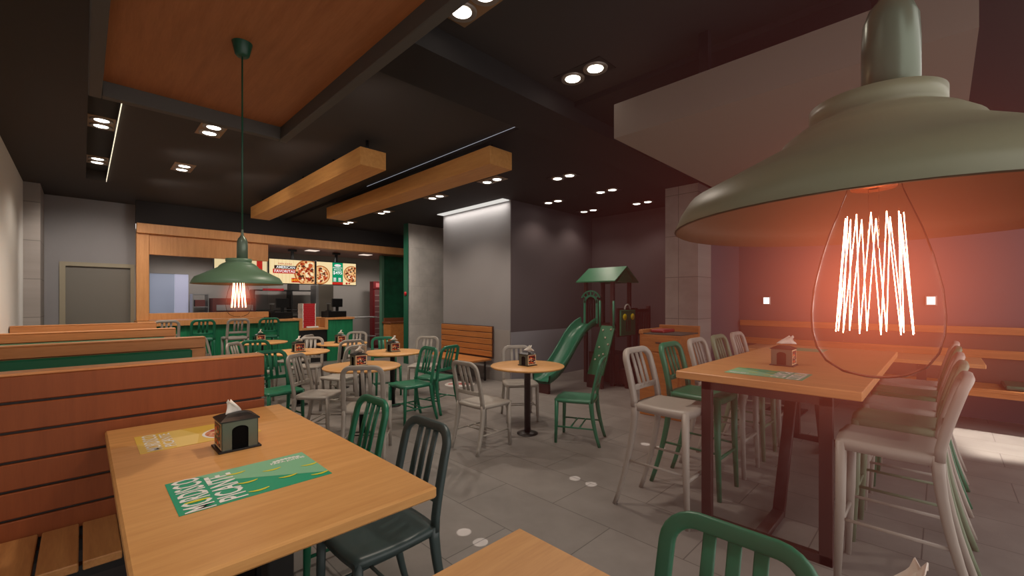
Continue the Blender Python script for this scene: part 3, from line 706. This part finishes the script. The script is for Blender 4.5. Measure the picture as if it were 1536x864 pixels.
# ================================================================= napkin dispensers
POST=[mat('poster_black',rgb(24,20,20),.4),mat('poster_orange',rgb(220,100,40),.5),mat('poster_red',rgb(190,40,34),.5),mat('poster_cream',rgb(230,200,160),.5),mat('poster_blue',rgb(40,40,90),.5)]
DISP=mat('dispenser_steel',rgb(104,112,102),.3,metal=.6)
def dispenser():
    e=empty('napkin_dispenser','x','napkin dispenser',group='tabletop napkin dispensers with printed side panels')
    MB().box(-.078,.078,-.075,.075,0,.008,BLACKP,b=.002).build('base',e)
    # shell: arch openings on +-Y faces
    m=MB(); w=.066; h=.122
    arch=[(-.030,0.008)]+[(-.030+0*i,.008) for i in ()]+[(-.030,.085)]+[(.030*math.cos(PI-PI*i/10),.085+.020*math.sin(PI*i/10)) for i in range(11)]+[(.030,.085),(.030,.008)]
    # front frames as strips left, right, above the arch
    for s in (-1,1):
        y=s*.066
        def q(poly): m.add([(x,y,z) for x,z in poly]+[(x,y-s*.004,z) for x,z in poly],[tuple(range(len(poly)))]+[tuple(range(len(poly),2*len(poly)))[::-1]]+[(i,(i+1)%len(poly),len(poly)+(i+1)%len(poly),len(poly)+i) for i in range(len(poly))],DISP)
        q([(-w,.008),(-.030,.008),(-.030,.085),(-w,.085)]); q([(.030,.008),(w,.008),(w,.085),(.030,.085)])
        top=[(.030*math.cos(PI-PI*i/10),.085+.018*math.sin(PI*i/10)) for i in range(11)]
        q([(-w,.085)]+top+[(w,.085),(w,h),(-w,h)])
    m.box(-w,-w+.003,-.066,.066,.008,h,DISP).box(w-.003,w,-.066,.066,.008,h,DISP)
    m.build('shell',e)
    MB().box(-.06,.06,-.058,.058,.008,.118,mat('dispenser_black',rgb(9,8,8),.8,spec=.1)).build('inner_block',e)
    for s in (-1,1):
        p=MB(); x=s*(w+.0005); A=Matrix(((0,0,1,x),(1,0,0,0),(0,1,0,0),(0,0,0,1)))
        sg=s*.0006
        def fl(poly,k,mt_): p.add([(x+s*.0006*k,a,b2) for a,b2 in poly],[tuple(range(len(poly)))],mt_)
        fl([(-.064,.012),(.064,.012),(.064,.120),(-.064,.120)],1,POST[3])
        fl([(-.054,.020),(.054,.020),(.054,.112),(-.054,.112)],2,POST[0])
        rn=random.Random(4)
        for i in range(26):
            cx=rn.uniform(-.045,.045); cz=rn.uniform(.026,.095); rr=rn.uniform(.005,.011)
            fl([(cx+rr*math.cos(t)*1.3,cz+rr*math.sin(t)*.8) for t in [j*PI/4 for j in range(8)]],3+i*.05,POST[[1,2,3,1,4][i%5]])
        p.text('PAPA JOHNS',.017,POST[2],T(x+s*.004,0,.103)@(RZ(PI/2) if s>0 else RZ(-PI/2))@RX(PI/2))
        p.build('printed_panel',e,fix=False)
    # roof: eave box, concave hip to a ridge
    vs=[];fs=[]
    L=[(.072,.070,.122),(.072,.070,.127),(.052,.046,.138),(.036,.022,.146),(.030,.010,.148)]
    for a,b2,z in L: vs+=[(-a,-b2,z),(a,-b2,z),(a,b2,z),(-a,b2,z)]
    for k in range(len(L)-1):
        for i in range(4): fs.append((k*4+i,k*4+(i+1)%4,k*4+4+(i+1)%4,k*4+4+i))
    fs.append((0,3,2,1)); kk=(len(L)-1)*4; fs.append((kk,kk+1,kk+2,kk+3))
    MB().add(vs,fs,BLACKP).build('roof',e)
    # crumpled napkin tip
    vs=[];fs=[]; n=7
    for i in range(n):
        t=i/(n-1)
        for j in range(5):
            u=(j-2)/2
            vs.append((-.012-.024*t+.012*math.sin(3*t+u)+u*(.030-.010*t), .006*math.sin(5*t+2.3*u)+.010*u*(1-t), .145+.052*t+.008*math.cos(4*u+2*t)*t))
    for i in range(n-1):
        for j in range(4): a=i*5+j; fs.append((a,a+1,a+6,a+5))
    o=MB().add(vs,fs,NAPKIN,True).build('napkin',e,fix=False)
    s_=o.modifiers.new('thick','SOLIDIFY'); s_.thickness=.002
    return e
D0=dispenser()
for ch in D0.children:
    if ch.name.startswith('napkin'): ch.scale=(.8,.75,1.0)
D0.location=(.467,2.142,.835); D0['label']='napkin dispenser on the nearest big table, between the two placemats'
for (x,y,z,rz,l) in ((3.46,3.22,.75,PI/2,'napkin dispenser on the round table nearest the slide'),
    (2.13,4.50,.75,PI/2,'napkin dispenser on the round table behind the grey chair back'),
    (3.07,5.42,.75,PI/2,'napkin dispenser on the round table beside the slatted bench'),
    (2.12,6.32,.75,PI/2,'napkin dispenser on the round table past the dark booth end'),
    (3.06,7.14,.75,PI/2,'napkin dispenser on the round table before the counter niche'),
    (2.15,8.26,.75,PI/2,'napkin dispenser on the round table nearest the counter stools'),
    (3.69,.83,.98,PI/2,'napkin dispenser on the tall bar table'),
    (.90,.035,.835,.5,'napkin dispenser whose paper tip pokes into the bottom of the view')):
    dd=dup(D0,(x,y,z),rz,l)
    for ch in dd.children:
        if ch.name.startswith('napkin'): ch.scale=(1.5,1.7,1.10)
for ch in dd.children:
    if ch.name.startswith('napkin'): ch.scale=(1,1,1.19)

# ================================================================= placemats
MG=mat('mat_green',rgb(24,158,118),.5); MGL=mat('mat_pale_green',rgb(128,190,150),.5); MW=mat('mat_white',rgb(240,240,235),.5); MY=mat('mat_yellow',rgb(222,214,40),.5); MYP=mat('mat_straw',rgb(226,190,84),.5); MYL2=mat('mat_straw_pale',rgb(236,206,118),.5)
def green_mat(e_loc,rz,label):
    o=MB(); hx=.2205; hy=.152
    o.box(-hx,hx,-hy,hy,0,.0012,MG)
    z=.0016
    o.flat([(-.135,hy),(-.06,.048),(hx,-.125),(hx,hy)],z,MGL)
    o.text('MORDISCO',.108,MW,T(-.163,0,z+.0006)@RZ(PI/2),sx=.55,bold=.02)
    o.text('PICANTE',.108,MW,T(-.075,-.012,z+.0006)@RZ(PI/2),sx=.60,bold=.02)
    o.text('PAPA JOHNS',.024,MW,T(.148,.092,z+.0006),sx=.9,bold=.03)
    for k in range(7): o.flat(circ(.148+(-.042+.014*k),.111+.006*math.sin(PI*k/6),.008,8),z+.0006,MW)
    for (x,y) in ((-.026,.085),(-.015,-.029),(-.005,-.125),(.077,.030),(.10,-.074),(.195,-.014),(.19,-.127)):
        pts=[(x+.032*math.cos(t),y+.006*math.sin(t)+.010*math.cos(t)**2) for t in [j*PI/6 for j in range(12)]]
        pts=[(min(hx,a),b2) for a,b2 in pts]
        o.flat(pts,z+.001,MY)
    o.flat([(-.165+.034*math.cos(t),-.072+.008*math.sin(t)) for t in [j*PI/6 for j in range(12)]],z+.001,MY)
    b=o.build('placemat',loc=e_loc,rot=rz,fix=False)
    return tag(b,label,'placemat')
green_mat((.4175,1.71,.8352),0,'green placemat printed MORDISCO PICANTE on the nearest big table')
b=green_mat((3.21,.81,.9802),PI/2,'green placemat on the tall bar table in front of the dispenser'); b.location=(3.195,.81,.9802)
o=MB(); hx=.22; hy=.152; z=.0016
o.box(-hx,hx,-hy,hy,0,.0012,MYP); o.flat([(-.10,-hy),(-.03,-hy),(.0,.0),(-.05,hy),(-.10,hy)],z,MYL2)
o.text('MORDISCO',.074,MW,T(-.168,0,z+.0006)@RZ(PI/2),sx=.74); o.text('PICANTE',.055,MW,T(-.115,0,z+.0006)@RZ(PI/2),sx=1.1)
o.flat(circ(.11,-.045,.105,32),z+.0004,MW); o.flat(circ(.11,-.045,.094,32),z+.0008,mat('mat_pizza',rgb(206,130,84),.5))
rn=random.Random(2)
for i in range(40):
    a=rn.random()*2*PI; q=.082*math.sqrt(rn.random()); o.flat(circ(.11+q*math.cos(a),-.045+q*math.sin(a),rn.uniform(.006,.014),8),z+.001+i*.00001,[mat('mat_pep',rgb(178,64,44),.5),mat('mat_cheese',rgb(236,190,140),.5)][i%2])
tag(o.build('placemat',loc=(.385,2.452,.8352),fix=False),'yellow placemat with a pizza picture behind the dispenser on the nearest table','placemat')
o=MB(); o.box(-.15,.15,-.22,.22,0,.0012,MG); o.flat([(-.14,.05),(.14,.05),(.14,.21),(-.14,.21)],.0016,MW)
tag(o.build('placemat',loc=(5.0,1.0,.9802),fix=False),'green and white placemat at the far end of the tall bar table','placemat')

# ================================================================= pendant lamps
FIL=emis('filament',(1.0,.50,.30),26.0); FIL2=emis('filament_far',(1.0,.45,.25),14.0)
def pendant(x,y,label,ztop,fil):
    e=empty('pendant_lamp',label,'pendant lamp',(x,y,0),group=None)
    MB().tube((0,0,1.745),(0,0,ztop-.05),.0035,GREEND,n=8).build('cord',e)
    MB().lathe([(0,ztop-.062),(.022,ztop-.062),(.028,ztop-.055),(.040,ztop-.002),(.040,ztop),(0,ztop)],mat('rose_green',rgb(20,70,52),.4),24).build('ceiling_rose',e)
    MB().lathe([(.004,1.775),(.006,1.75),(.010,1.742),(.016,1.735),(.0205,1.722),(.0215,1.70),(.0215,1.640),(0,1.640)],GREYC,16).build('socket_cap',e)
    k=-.011; O=T(k,-k,0)
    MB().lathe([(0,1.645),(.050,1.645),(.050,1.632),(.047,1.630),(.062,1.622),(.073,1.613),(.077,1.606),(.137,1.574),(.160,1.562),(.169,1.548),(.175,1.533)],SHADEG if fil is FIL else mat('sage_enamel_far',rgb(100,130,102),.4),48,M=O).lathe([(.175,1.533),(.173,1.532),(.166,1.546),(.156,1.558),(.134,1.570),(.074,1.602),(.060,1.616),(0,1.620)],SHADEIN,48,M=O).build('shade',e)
    m=MB(); m.lathe([(.019,1.618),(.019,1.575),(.017,1.565),(0,1.565)],mat('brass_socket',rgb(150,90,50),.35,metal=.6),20,M=O); m.build('socket',e)
    prof=[(.019,1.572),(.021,1.562),(.027,1.545),(.034,1.525),(.041,1.500),(.047,1.470),(.0488,1.446),(.048,1.430),(.0445,1.414),(.037,1.401),(.024,1.392),(.010,1.3885),(0,1.388)]
    # smoothed bulb profile
    MB().lathe(prof,MATS['bulb_glass'],48,M=O).build('bulb',e,fix=True)
    m=MB(); n=12
    for i in range(n):
        a=2*PI*i/n; a2=2*PI*(i+.5)/n
        top=(.021*math.cos(a),.021*math.sin(a),1.540); bt=(.0285*math.cos(a2),.0285*math.sin(a2),1.430)
        top2=(.021*math.cos(a+2*PI/n),.021*math.sin(a+2*PI/n),1.540)
        m.tube(top,bt,.00034,fil,n=5,M=O); m.tube(bt,top2,.00034,fil,n=5,M=O)
    m.build('filament',e)
    m=MB(); m.tube((0,0,1.565),(0,0,1.50),.004,MATS['bulb_glass'],n=8,M=O)
    m.build('glass_stem',e)
    l=bpy.data.lights.new('bulb_glow','POINT'); l.energy=2.2 if fil is FIL2 else .22; l.color=(1,.60,.40) if fil is FIL2 else (1,.36,.18); l.shadow_soft_size=.03
    lo=bpy.data.objects.new('bulb_glow',l); COL.objects.link(lo); lo.location=(x+k,y-k,1.485)
    return e
glass('bulb_glass',(1.0,.98,.96),.035)
pendant(.500,2.19,'sage green pendant lamp with glowing filament bulb above the nearest big table',2.602,FIL2)
pendant(.536,.034,'big sage pendant lamp with red glowing filament bulb nearest the camera',2.602,FIL)

def bloom(name,label,loc,R,A,p,col,core=0.0,wide=None):  # emissive sphere imitating lens bloom round a bulb, no smoke in the air
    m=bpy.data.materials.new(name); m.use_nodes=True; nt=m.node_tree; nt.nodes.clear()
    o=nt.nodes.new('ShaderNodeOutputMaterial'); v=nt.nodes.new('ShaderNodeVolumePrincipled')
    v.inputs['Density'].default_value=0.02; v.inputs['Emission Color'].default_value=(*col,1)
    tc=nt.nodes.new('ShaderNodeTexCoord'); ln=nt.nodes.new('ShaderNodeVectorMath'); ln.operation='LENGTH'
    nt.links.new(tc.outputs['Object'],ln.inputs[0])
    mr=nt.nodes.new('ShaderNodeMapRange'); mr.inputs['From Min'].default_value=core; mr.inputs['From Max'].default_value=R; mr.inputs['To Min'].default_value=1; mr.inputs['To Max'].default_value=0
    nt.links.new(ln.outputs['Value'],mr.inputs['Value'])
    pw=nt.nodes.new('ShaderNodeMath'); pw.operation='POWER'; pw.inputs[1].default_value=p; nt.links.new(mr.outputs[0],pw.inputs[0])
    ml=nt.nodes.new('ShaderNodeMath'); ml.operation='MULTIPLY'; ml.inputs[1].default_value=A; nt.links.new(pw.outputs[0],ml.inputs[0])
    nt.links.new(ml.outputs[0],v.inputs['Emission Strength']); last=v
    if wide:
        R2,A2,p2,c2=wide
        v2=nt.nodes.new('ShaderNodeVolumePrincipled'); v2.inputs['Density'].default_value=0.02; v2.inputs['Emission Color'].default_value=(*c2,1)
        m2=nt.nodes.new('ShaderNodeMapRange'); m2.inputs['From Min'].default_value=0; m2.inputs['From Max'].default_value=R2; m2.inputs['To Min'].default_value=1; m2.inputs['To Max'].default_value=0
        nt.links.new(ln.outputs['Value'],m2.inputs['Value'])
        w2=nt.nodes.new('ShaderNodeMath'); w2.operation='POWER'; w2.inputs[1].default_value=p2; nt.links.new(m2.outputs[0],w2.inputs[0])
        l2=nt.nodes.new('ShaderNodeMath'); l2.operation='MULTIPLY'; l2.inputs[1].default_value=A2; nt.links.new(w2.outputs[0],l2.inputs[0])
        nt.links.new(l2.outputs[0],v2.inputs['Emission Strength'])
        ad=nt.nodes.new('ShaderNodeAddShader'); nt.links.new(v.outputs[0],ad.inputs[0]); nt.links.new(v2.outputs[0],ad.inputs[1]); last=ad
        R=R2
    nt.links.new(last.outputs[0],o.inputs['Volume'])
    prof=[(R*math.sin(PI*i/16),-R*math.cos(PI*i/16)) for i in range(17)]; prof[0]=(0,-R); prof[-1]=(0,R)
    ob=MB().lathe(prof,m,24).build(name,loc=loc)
    return tag(ob,label,'bloom',kind='stuff')
bloom('bloom_volume','added red emissive bloom around the filament bulb of the nearest pendant lamp',(.522,.048,1.474),.235,8.0,4.4,(1.0,.20,.09),wide=(.44,.17,1.7,(1.0,.10,.07)))
bloom('bloom_volume','small added red emissive bloom around the bulb above the nearest big table',(.492,2.198,1.482),.10,13.0,2.4,(1.0,.16,.07))
S.cycles.volume_step_rate=1.0 if hasattr(S,'cycles') else 1

# ================================================================= slatted wall bench
wb=empty('wall_bench','short orange slatted wooden bench against the pale lit wall','bench',(5.34,6.60,0))
m=MB(); 
for i in range(5): m.box(-.05,-.03,-.78,.78,.43+i*.112,.43+i*.112+.100,SLAT_Y,b=.003)
m.build('backrest',wb)
MB().box(-.028,-.005,-.79,.79,.40,.99,mat('bench_gap_dark',rgb(70,40,26),.7)).build('back_panel',wb)
MB().box(-.58,-.05,-.78,.78,.365,.40,SLAT_Y,b=.004).build('seat',wb)
for y in (-.70,.70):
    for x in (-.50,-.14): MB().box(x-.015,x+.015,y-.015,y+.015,0,.365,BLACK).build('leg',wb)
MB().box(-.51,-.49,-.7,.7,.10,.13,BLACK).build('stretcher',wb)

# long bench in the right bay
rb=empty('wall_bench','long wooden bench with slatted back along the mauve wall','bench',(7.83,0,0)); y0,y1=-2.4,2.38
MB().box(-.06,-.03,y0,y1,1.05,1.14,SLAT_Y,b=.003).box(-.06,-.03,y0,y1,.76,.86,SLAT_Y,b=.003).build('back_slats',rb)
MB().box(-.03,-.005,y0,y1,.46,1.12,mat('bench_dark_board',rgb(84,60,50),.7)).build('back_panel',rb)  # darker board behind the slats
MB().box(-.62,-.34,y0,y1,.42,.46,SLAT_Y,b=.004).box(-.32,-.06,y0,y1,.42,.46,SLAT_Y,b=.004).box(-.62,-.60,y0,y1,.37,.42,SLAT_Y).build('seat',rb)
for y in (-2.2,-.85,-.72,.6,2.0): MB().box(-.57,-.53,y-.02,y+.02,0,.42,BROWNM).build('leg',rb)
tag(MB().box(-.25,.25,-.40,.40,0,.05,GREEND,b=.015).build('seat_cushion',loc=(7.50,-.90,.462)),'teal seat cushion on the sunlit end of the long bench','cushion')
for y,l in ((2.0,'small glowing wall light on the mauve wall above the tall table dispenser'),(.095,'small glowing wall light on the mauve wall beside the big glowing bulb')):
    e=empty('wall_light',l,'wall light',(XR,y,1.46))
    MB().box(-.03,0,-.055,.055,-.065,.065,STEEL,b=.004).build('housing',e)
    MB().box(-.036,-.03,-.04,.04,-.05,.05,emis('wall_light_glow',(1,.86,.78),2.2)).build('lens',e)

# ================================================================= waste cabinet
wc=empty('waste_cabinet','orange wooden waste and tray cabinet in front of the tiled column','cabinet',(5.08,2.22,0))
MB().box(.015,.60,0,.54,0,1.03,SLAT_Y,b=.004).build('body',wc)
MB().box(0,.015,.03,.51,.82,.99,SLAT_Y,b=.002).build('flap',wc)
MB().box(0,.015,.03,.51,.05,.80,SLAT_Y,b=.002).build('door',wc)
MB().box(-.012,0,.24,.31,.925,.94,GREYD).build('handle',wc)
MB().box(.02,.60,.01,.53,1.03,1.045,mat('cab_dark_top',rgb(60,66,58),.5)).build('tray_top',wc)
MB().box(-.005,.58,.49,.545,1.03,1.09,SLAT_Y,b=.01).build('side_rail',wc)
MB().box(.56,.61,.0,.54,1.03,1.13,SLAT_Y,b=.004).build('back_rail',wc)
tag(MB().box(-.16,.16,-.09,.09,0,.04,mat('red_tray',rgb(150,30,30),.5),b=.01).build('red_tray',loc=(5.42,2.60,1.046),rot=0),'red tray on top of the orange waste cabinet','tray')

# ================================================================= play structure
PB=mat('play_brown',rgb(66,26,22),.55); PG=mat('play_green',rgb(24,108,72),.45); PGD=mat('play_teal',rgb(30,120,92),.45); PY=mat('play_yellow',rgb(236,206,24),.5)
ps=empty('play_tower','green and brown play tower with a roof, slide and climbing ramp','play structure',(6.4,3.97,0))
for (x,y) in ((0,0),(.55,0),(0,.55),(.55,.55)):
    MB().box(x-.03,x+.03,y-.03,y+.03,0,1.80,PB,b=.004).build('post',ps)
MB().box(-.03,.58,-.03,.58,1.0,1.05,PB).build('platform',ps)
# roof (ridge along y)
m=MB(); e0,e1=-.12,.67; zr_,ze=2.03,1.78; ym,yp=-.12,.68; xc=.275
m.add([(e0,ym,ze),(e0,yp,ze),(xc,yp,zr_),(xc,ym,zr_),(e0,ym,ze+.02),(e0,yp,ze+.02),(xc,yp,zr_+.03),(xc,ym,zr_+.03)],[(0,1,2,3),(4,7,6,5),(0,4,5,1),(0,3,7,4),(1,5,6,2)],PG)
m.add([(e1,ym,ze),(e1,yp,ze),(xc,yp,zr_),(xc,ym,zr_),(e1,ym,ze+.02),(e1,yp,ze+.02),(xc,yp,zr_+.03),(xc,ym,zr_+.03)],[(0,1,2,3),(4,7,6,5),(0,4,5,1),(0,3,7,4),(1,5,6,2)],PG)
m.build('roof',ps)
MB().add([(.0,-.10,ze),(.55,-.10,ze),(xc,-.10,zr_-.03),(.0,-.08,ze),(.55,-.08,ze),(xc,-.08,zr_-.03)],[(0,1,2),(3,5,4),(0,3,4,1),(1,4,5,2),(2,5,3,0)],PG).build('gable',ps)
# arch panel on the slide face
m=MB(); outer=[];inner=[]
pts_o=[(.26,1.08),(.56,1.08)]; 
A=Matrix(((0,0,1,-.045),(1,0,0,0),(0,1,0,0),(0,0,0,1)))  # local (y,z,thickness)
m.prism([(.27,1.06),(.31,1.06),(.31,1.48),(.27,1.48)],0,.02,PGD,A); m.prism([(.53,1.06),(.57,1.06),(.57,1.48),(.53,1.48)],0,.02,PGD,A)
cy=.42
def arc(r0,r1,a0,a1,z0,n=12):
    o_=[(cy+r1*math.cos(a0+(a1-a0)*i/n),z0+r1*math.sin(a0+(a1-a0)*i/n)) for i in range(n+1)]
    i_=[(cy+r0*math.cos(a0+(a1-a0)*i/n),z0+r0*math.sin(a0+(a1-a0)*i/n)) for i in range(n+1)]
    for i in range(n): m.prism([o_[i],o_[i+1],i_[i+1],i_[i]],0,.02,PGD,A)
arc(.11,.145,0,PI,1.42); arc(.20,.225,.45,PI-.45,1.42)
for a in (.7,1.13,1.57,2.0,2.44):
    c_,s_=math.cos(a),math.sin(a); m.prism([(cy+.14*c_-.01*s_,1.42+.14*s_+.01*c_),(cy+.205*c_-.01*s_,1.42+.205*s_+.01*c_),(cy+.205*c_+.01*s_,1.42+.205*s_-.01*c_),(cy+.14*c_+.01*s_,1.42+.14*s_-.01*c_)],0,.02,PGD,A)
m.build('arch_panel',ps)
# slide
m=MB(); prof=[]; n=14
path=[]
for i in range(n+1):
    t=i/n; x=-.03-1.27*t; z=1.05-.86*(t-.09*math.sin(2*PI*t)); path.append((x,z))
yc=.48; sec=[(-.22,.11),(-.20,.115),(-.185,.10),(-.17,.01),(0,0),(.17,.01),(.185,.10),(.20,.115),(.22,.11),(.20,-.02),(0,-.03),(-.20,-.02)]
vs=[];k=len(sec)
for (x,z) in path:
    for (a,b2) in sec: vs.append((x,yc+a*.84,z+b2))
fs=[(i*k+j,i*k+(j+1)%k,(i+1)*k+(j+1)%k,(i+1)*k+j) for i in range(n) for j in range(k)]
m.add(vs,fs,mat('slide_green',rgb(20,98,72),.3),True); m.build('slide',ps)
MB().box(-1.27,-1.22,yc-.12,yc+.12,0,.17,PB).build('slide_foot',ps)
# climbing ramp
m=MB(); q=[(-.04,-.07,1.03),(-.04,.20,1.03),(-.34,.28,.22),(-.34,-.02,.22)]
m.add([*q,*[(x+.03,y,z-.01) for x,y,z in q]],[(0,1,2,3),(7,6,5,4),(0,4,5,1),(1,5,6,2),(2,6,7,3),(3,7,4,0)],PG); m.build('climbing_ramp',ps)
hd=mat('hold_pale',rgb(190,180,160),.6)
for i,(u,v) in enumerate(((.2,.08),(.75,.1),(.45,.25),(.15,.38),(.7,.45),(.3,.58),(.75,.7),(.2,.78),(.55,.62),(.2,.93))):
    a=Vector(q[0]).lerp(Vector(q[1]),u); b2=Vector(q[3]).lerp(Vector(q[2]),u); c_=a.lerp(b2,v)
    MB().lathe([(0,.018),(.012,.015),(.02,.004),(.018,0)],hd,8,M=T(c_.x-.004,c_.y,c_.z+.002)@Matrix.Rotation(-1.2,4,'Y')).build('climbing_hold',ps)
MB().box(-.36,-.30,-.02,.28,0,.22,PB).build('ramp_foot',ps)
# green posts beside the ramp opening
for y in (.22,-.05): MB().sweep([(-.05,y,1.0),(-.05,y,1.46)],.035,.03,PGD,(0,1,0),r=.3).build('hand_post',ps)
m=MB()
for i in range(5): m.box(.12+i*.07,.14+i*.07,.55,.565,1.05,1.48,PB)
m.box(.03,.52,.54,.57,1.48,1.52,PB); m.build('rear_railing',ps)
# panel with yellow discs
pp=MB().box(.03,.53,-.14,-.11,.86,1.30,PG,b=.01).build('activity_panel',ps)
for x in (.15,.41): MB().lathe([(0,0),(.055,0),(.055,.012),(0,.012)],PY,20,M=T(x,-.142,1.18)@RX(PI/2)).build('yellow_disc',pp)
MB().box(.20,.215,-.146,-.14,.93,1.12,PB).box(.26,.275,-.146,-.14,.93,1.12,PB).box(.32,.335,-.146,-.14,.93,1.12,PB).build('slots',pp)
MB().sweep([(.28+.09*math.cos(PI-PI*i/10),-.12,1.31+.085*math.sin(PI*i/10)) for i in range(11)],.025,.02,mat('pale_hoop',rgb(190,184,176),.5),(0,1,0),r=.4).build('pale_hoop',ps)
MB().box(.0,.56,-.10,-.07,.84,1.33,PB).build('panel_board',ps)
MB().box(.02,.56,-.10,.5,.05,.55,PB).box(.05,.55,-.30,-.10,.05,.30,PB).box(-.02,.04,-.30,-.24,0,.62,PB,b=.004).build('lower_box',ps)
m=MB(); m.box(.58,.64,-.12,-.06,0,1.33,PB); m.box(1.06,1.12,-.12,-.06,0,1.36,PB).box(.64,1.06,-.11,-.07,1.26,1.31,PB).box(.64,1.06,-.11,-.07,.9,.94,PB)
for i in range(5): m.box(.70+i*.075,.725+i*.075,-.10,-.08,.94,1.26,PB)
m.build('bridge_railing',ps)
m=MB(); m.box(.64,1.06,-.15,.5,.84,.9,PB); m.box(1.12,1.22,-.5,-.44,0,1.24,PB); m.box(1.1,1.2,-.46,-.1,.75,.82,PB); m.build('bridge_deck',ps)

# ================================================================= floor details
m=MB(); m.flat(circ(0,0,.26,32),.002,mat('sticker_white',rgb(196,188,182),.5)); m.flat([(-.2,-.04),(.2,-.04),(.2,.04),(-.2,.04)],.003,mat('sticker_red',rgb(170,50,50),.5)); m.flat([(-.1,.08),(.1,.08),(.1,.12),(-.1,.12)],.003,MATS['sticker_red'])
tag(m.build('floor_sticker',loc=(4.66,5.95,.001),rot=-PI/4,fix=False),'round white floor sticker with red bars in front of the slatted bench','floor sticker')

# ================================================================= world and lights
w=bpy.data.worlds.new('world'); S.world=w; w.use_nodes=True
bg=w.node_tree.nodes['Background']; bg.inputs['Color'].default_value=(1.0,.93,.87,1); bg.inputs['Strength'].default_value=1.45
# sun through the shop window onto the floor and bench end
area('sun_beam',(7.9,-3.4,3.6),(0,0,0),1.9,1.0,24,(1,.93,.82),math.radians(4))
sb=bpy.data.objects['sun_beam']; dv=Vector((7.0,-.55,0))-sb.location; sb.rotation_euler=dv.to_track_quat('-Z','Y').to_euler()

def fill_spot(x,y,z,tx,ty,tz,p,ang):  # added fill spots without fittings, brightening walls, fascia, beams and booth seat
    o=spot(x,y,z,p,math.radians(ang),.8,(1,.90,.80),.12); o.rotation_euler=(Vector((tx,ty,tz))-o.location).to_track_quat('-Z','Y').to_euler()
fill_spot(.2,8.6,3.25,.1,10.95,1.2,120,80)
fill_spot(1.2,8.4,3.1,1.5,10.4,1.9,45,100); fill_spot(2.85,8.6,3.1,3.0,10.4,1.8,34,100); fill_spot(4.8,8.4,3.1,4.8,10.4,1.8,34,95)
fill_spot(-.36,.5,3.2,-.30,2.5,.4,55,75)
fill_spot(4.4,7.9,3.2,5.9,8.72,1.6,80,80)
for yy in (4.6,6.6,8.4): fill_spot(.55,yy,3.0,2.16,yy+.6,2.95,9,125); fill_spot(1.3,yy-1.2,2.9,3.15,yy-.6,2.95,9,125)
for (x,y,p) in ((1.8,11.7,110),(4.4,11.8,110),(6.3,11.5,90)):  # added kitchen fill spots with no fittings of their own
    spot(x,y,2.74,p,2.9,.4,(1,.93,.86),.2)
S.view_settings.view_transform='Standard'
S.view_settings.look='None'
S.view_settings.exposure=0.0
S.cycles.max_bounces=6
S.cycles.diffuse_bounces=3
S.cycles.transparent_max_bounces=12
S.cycles.use_denoising=True
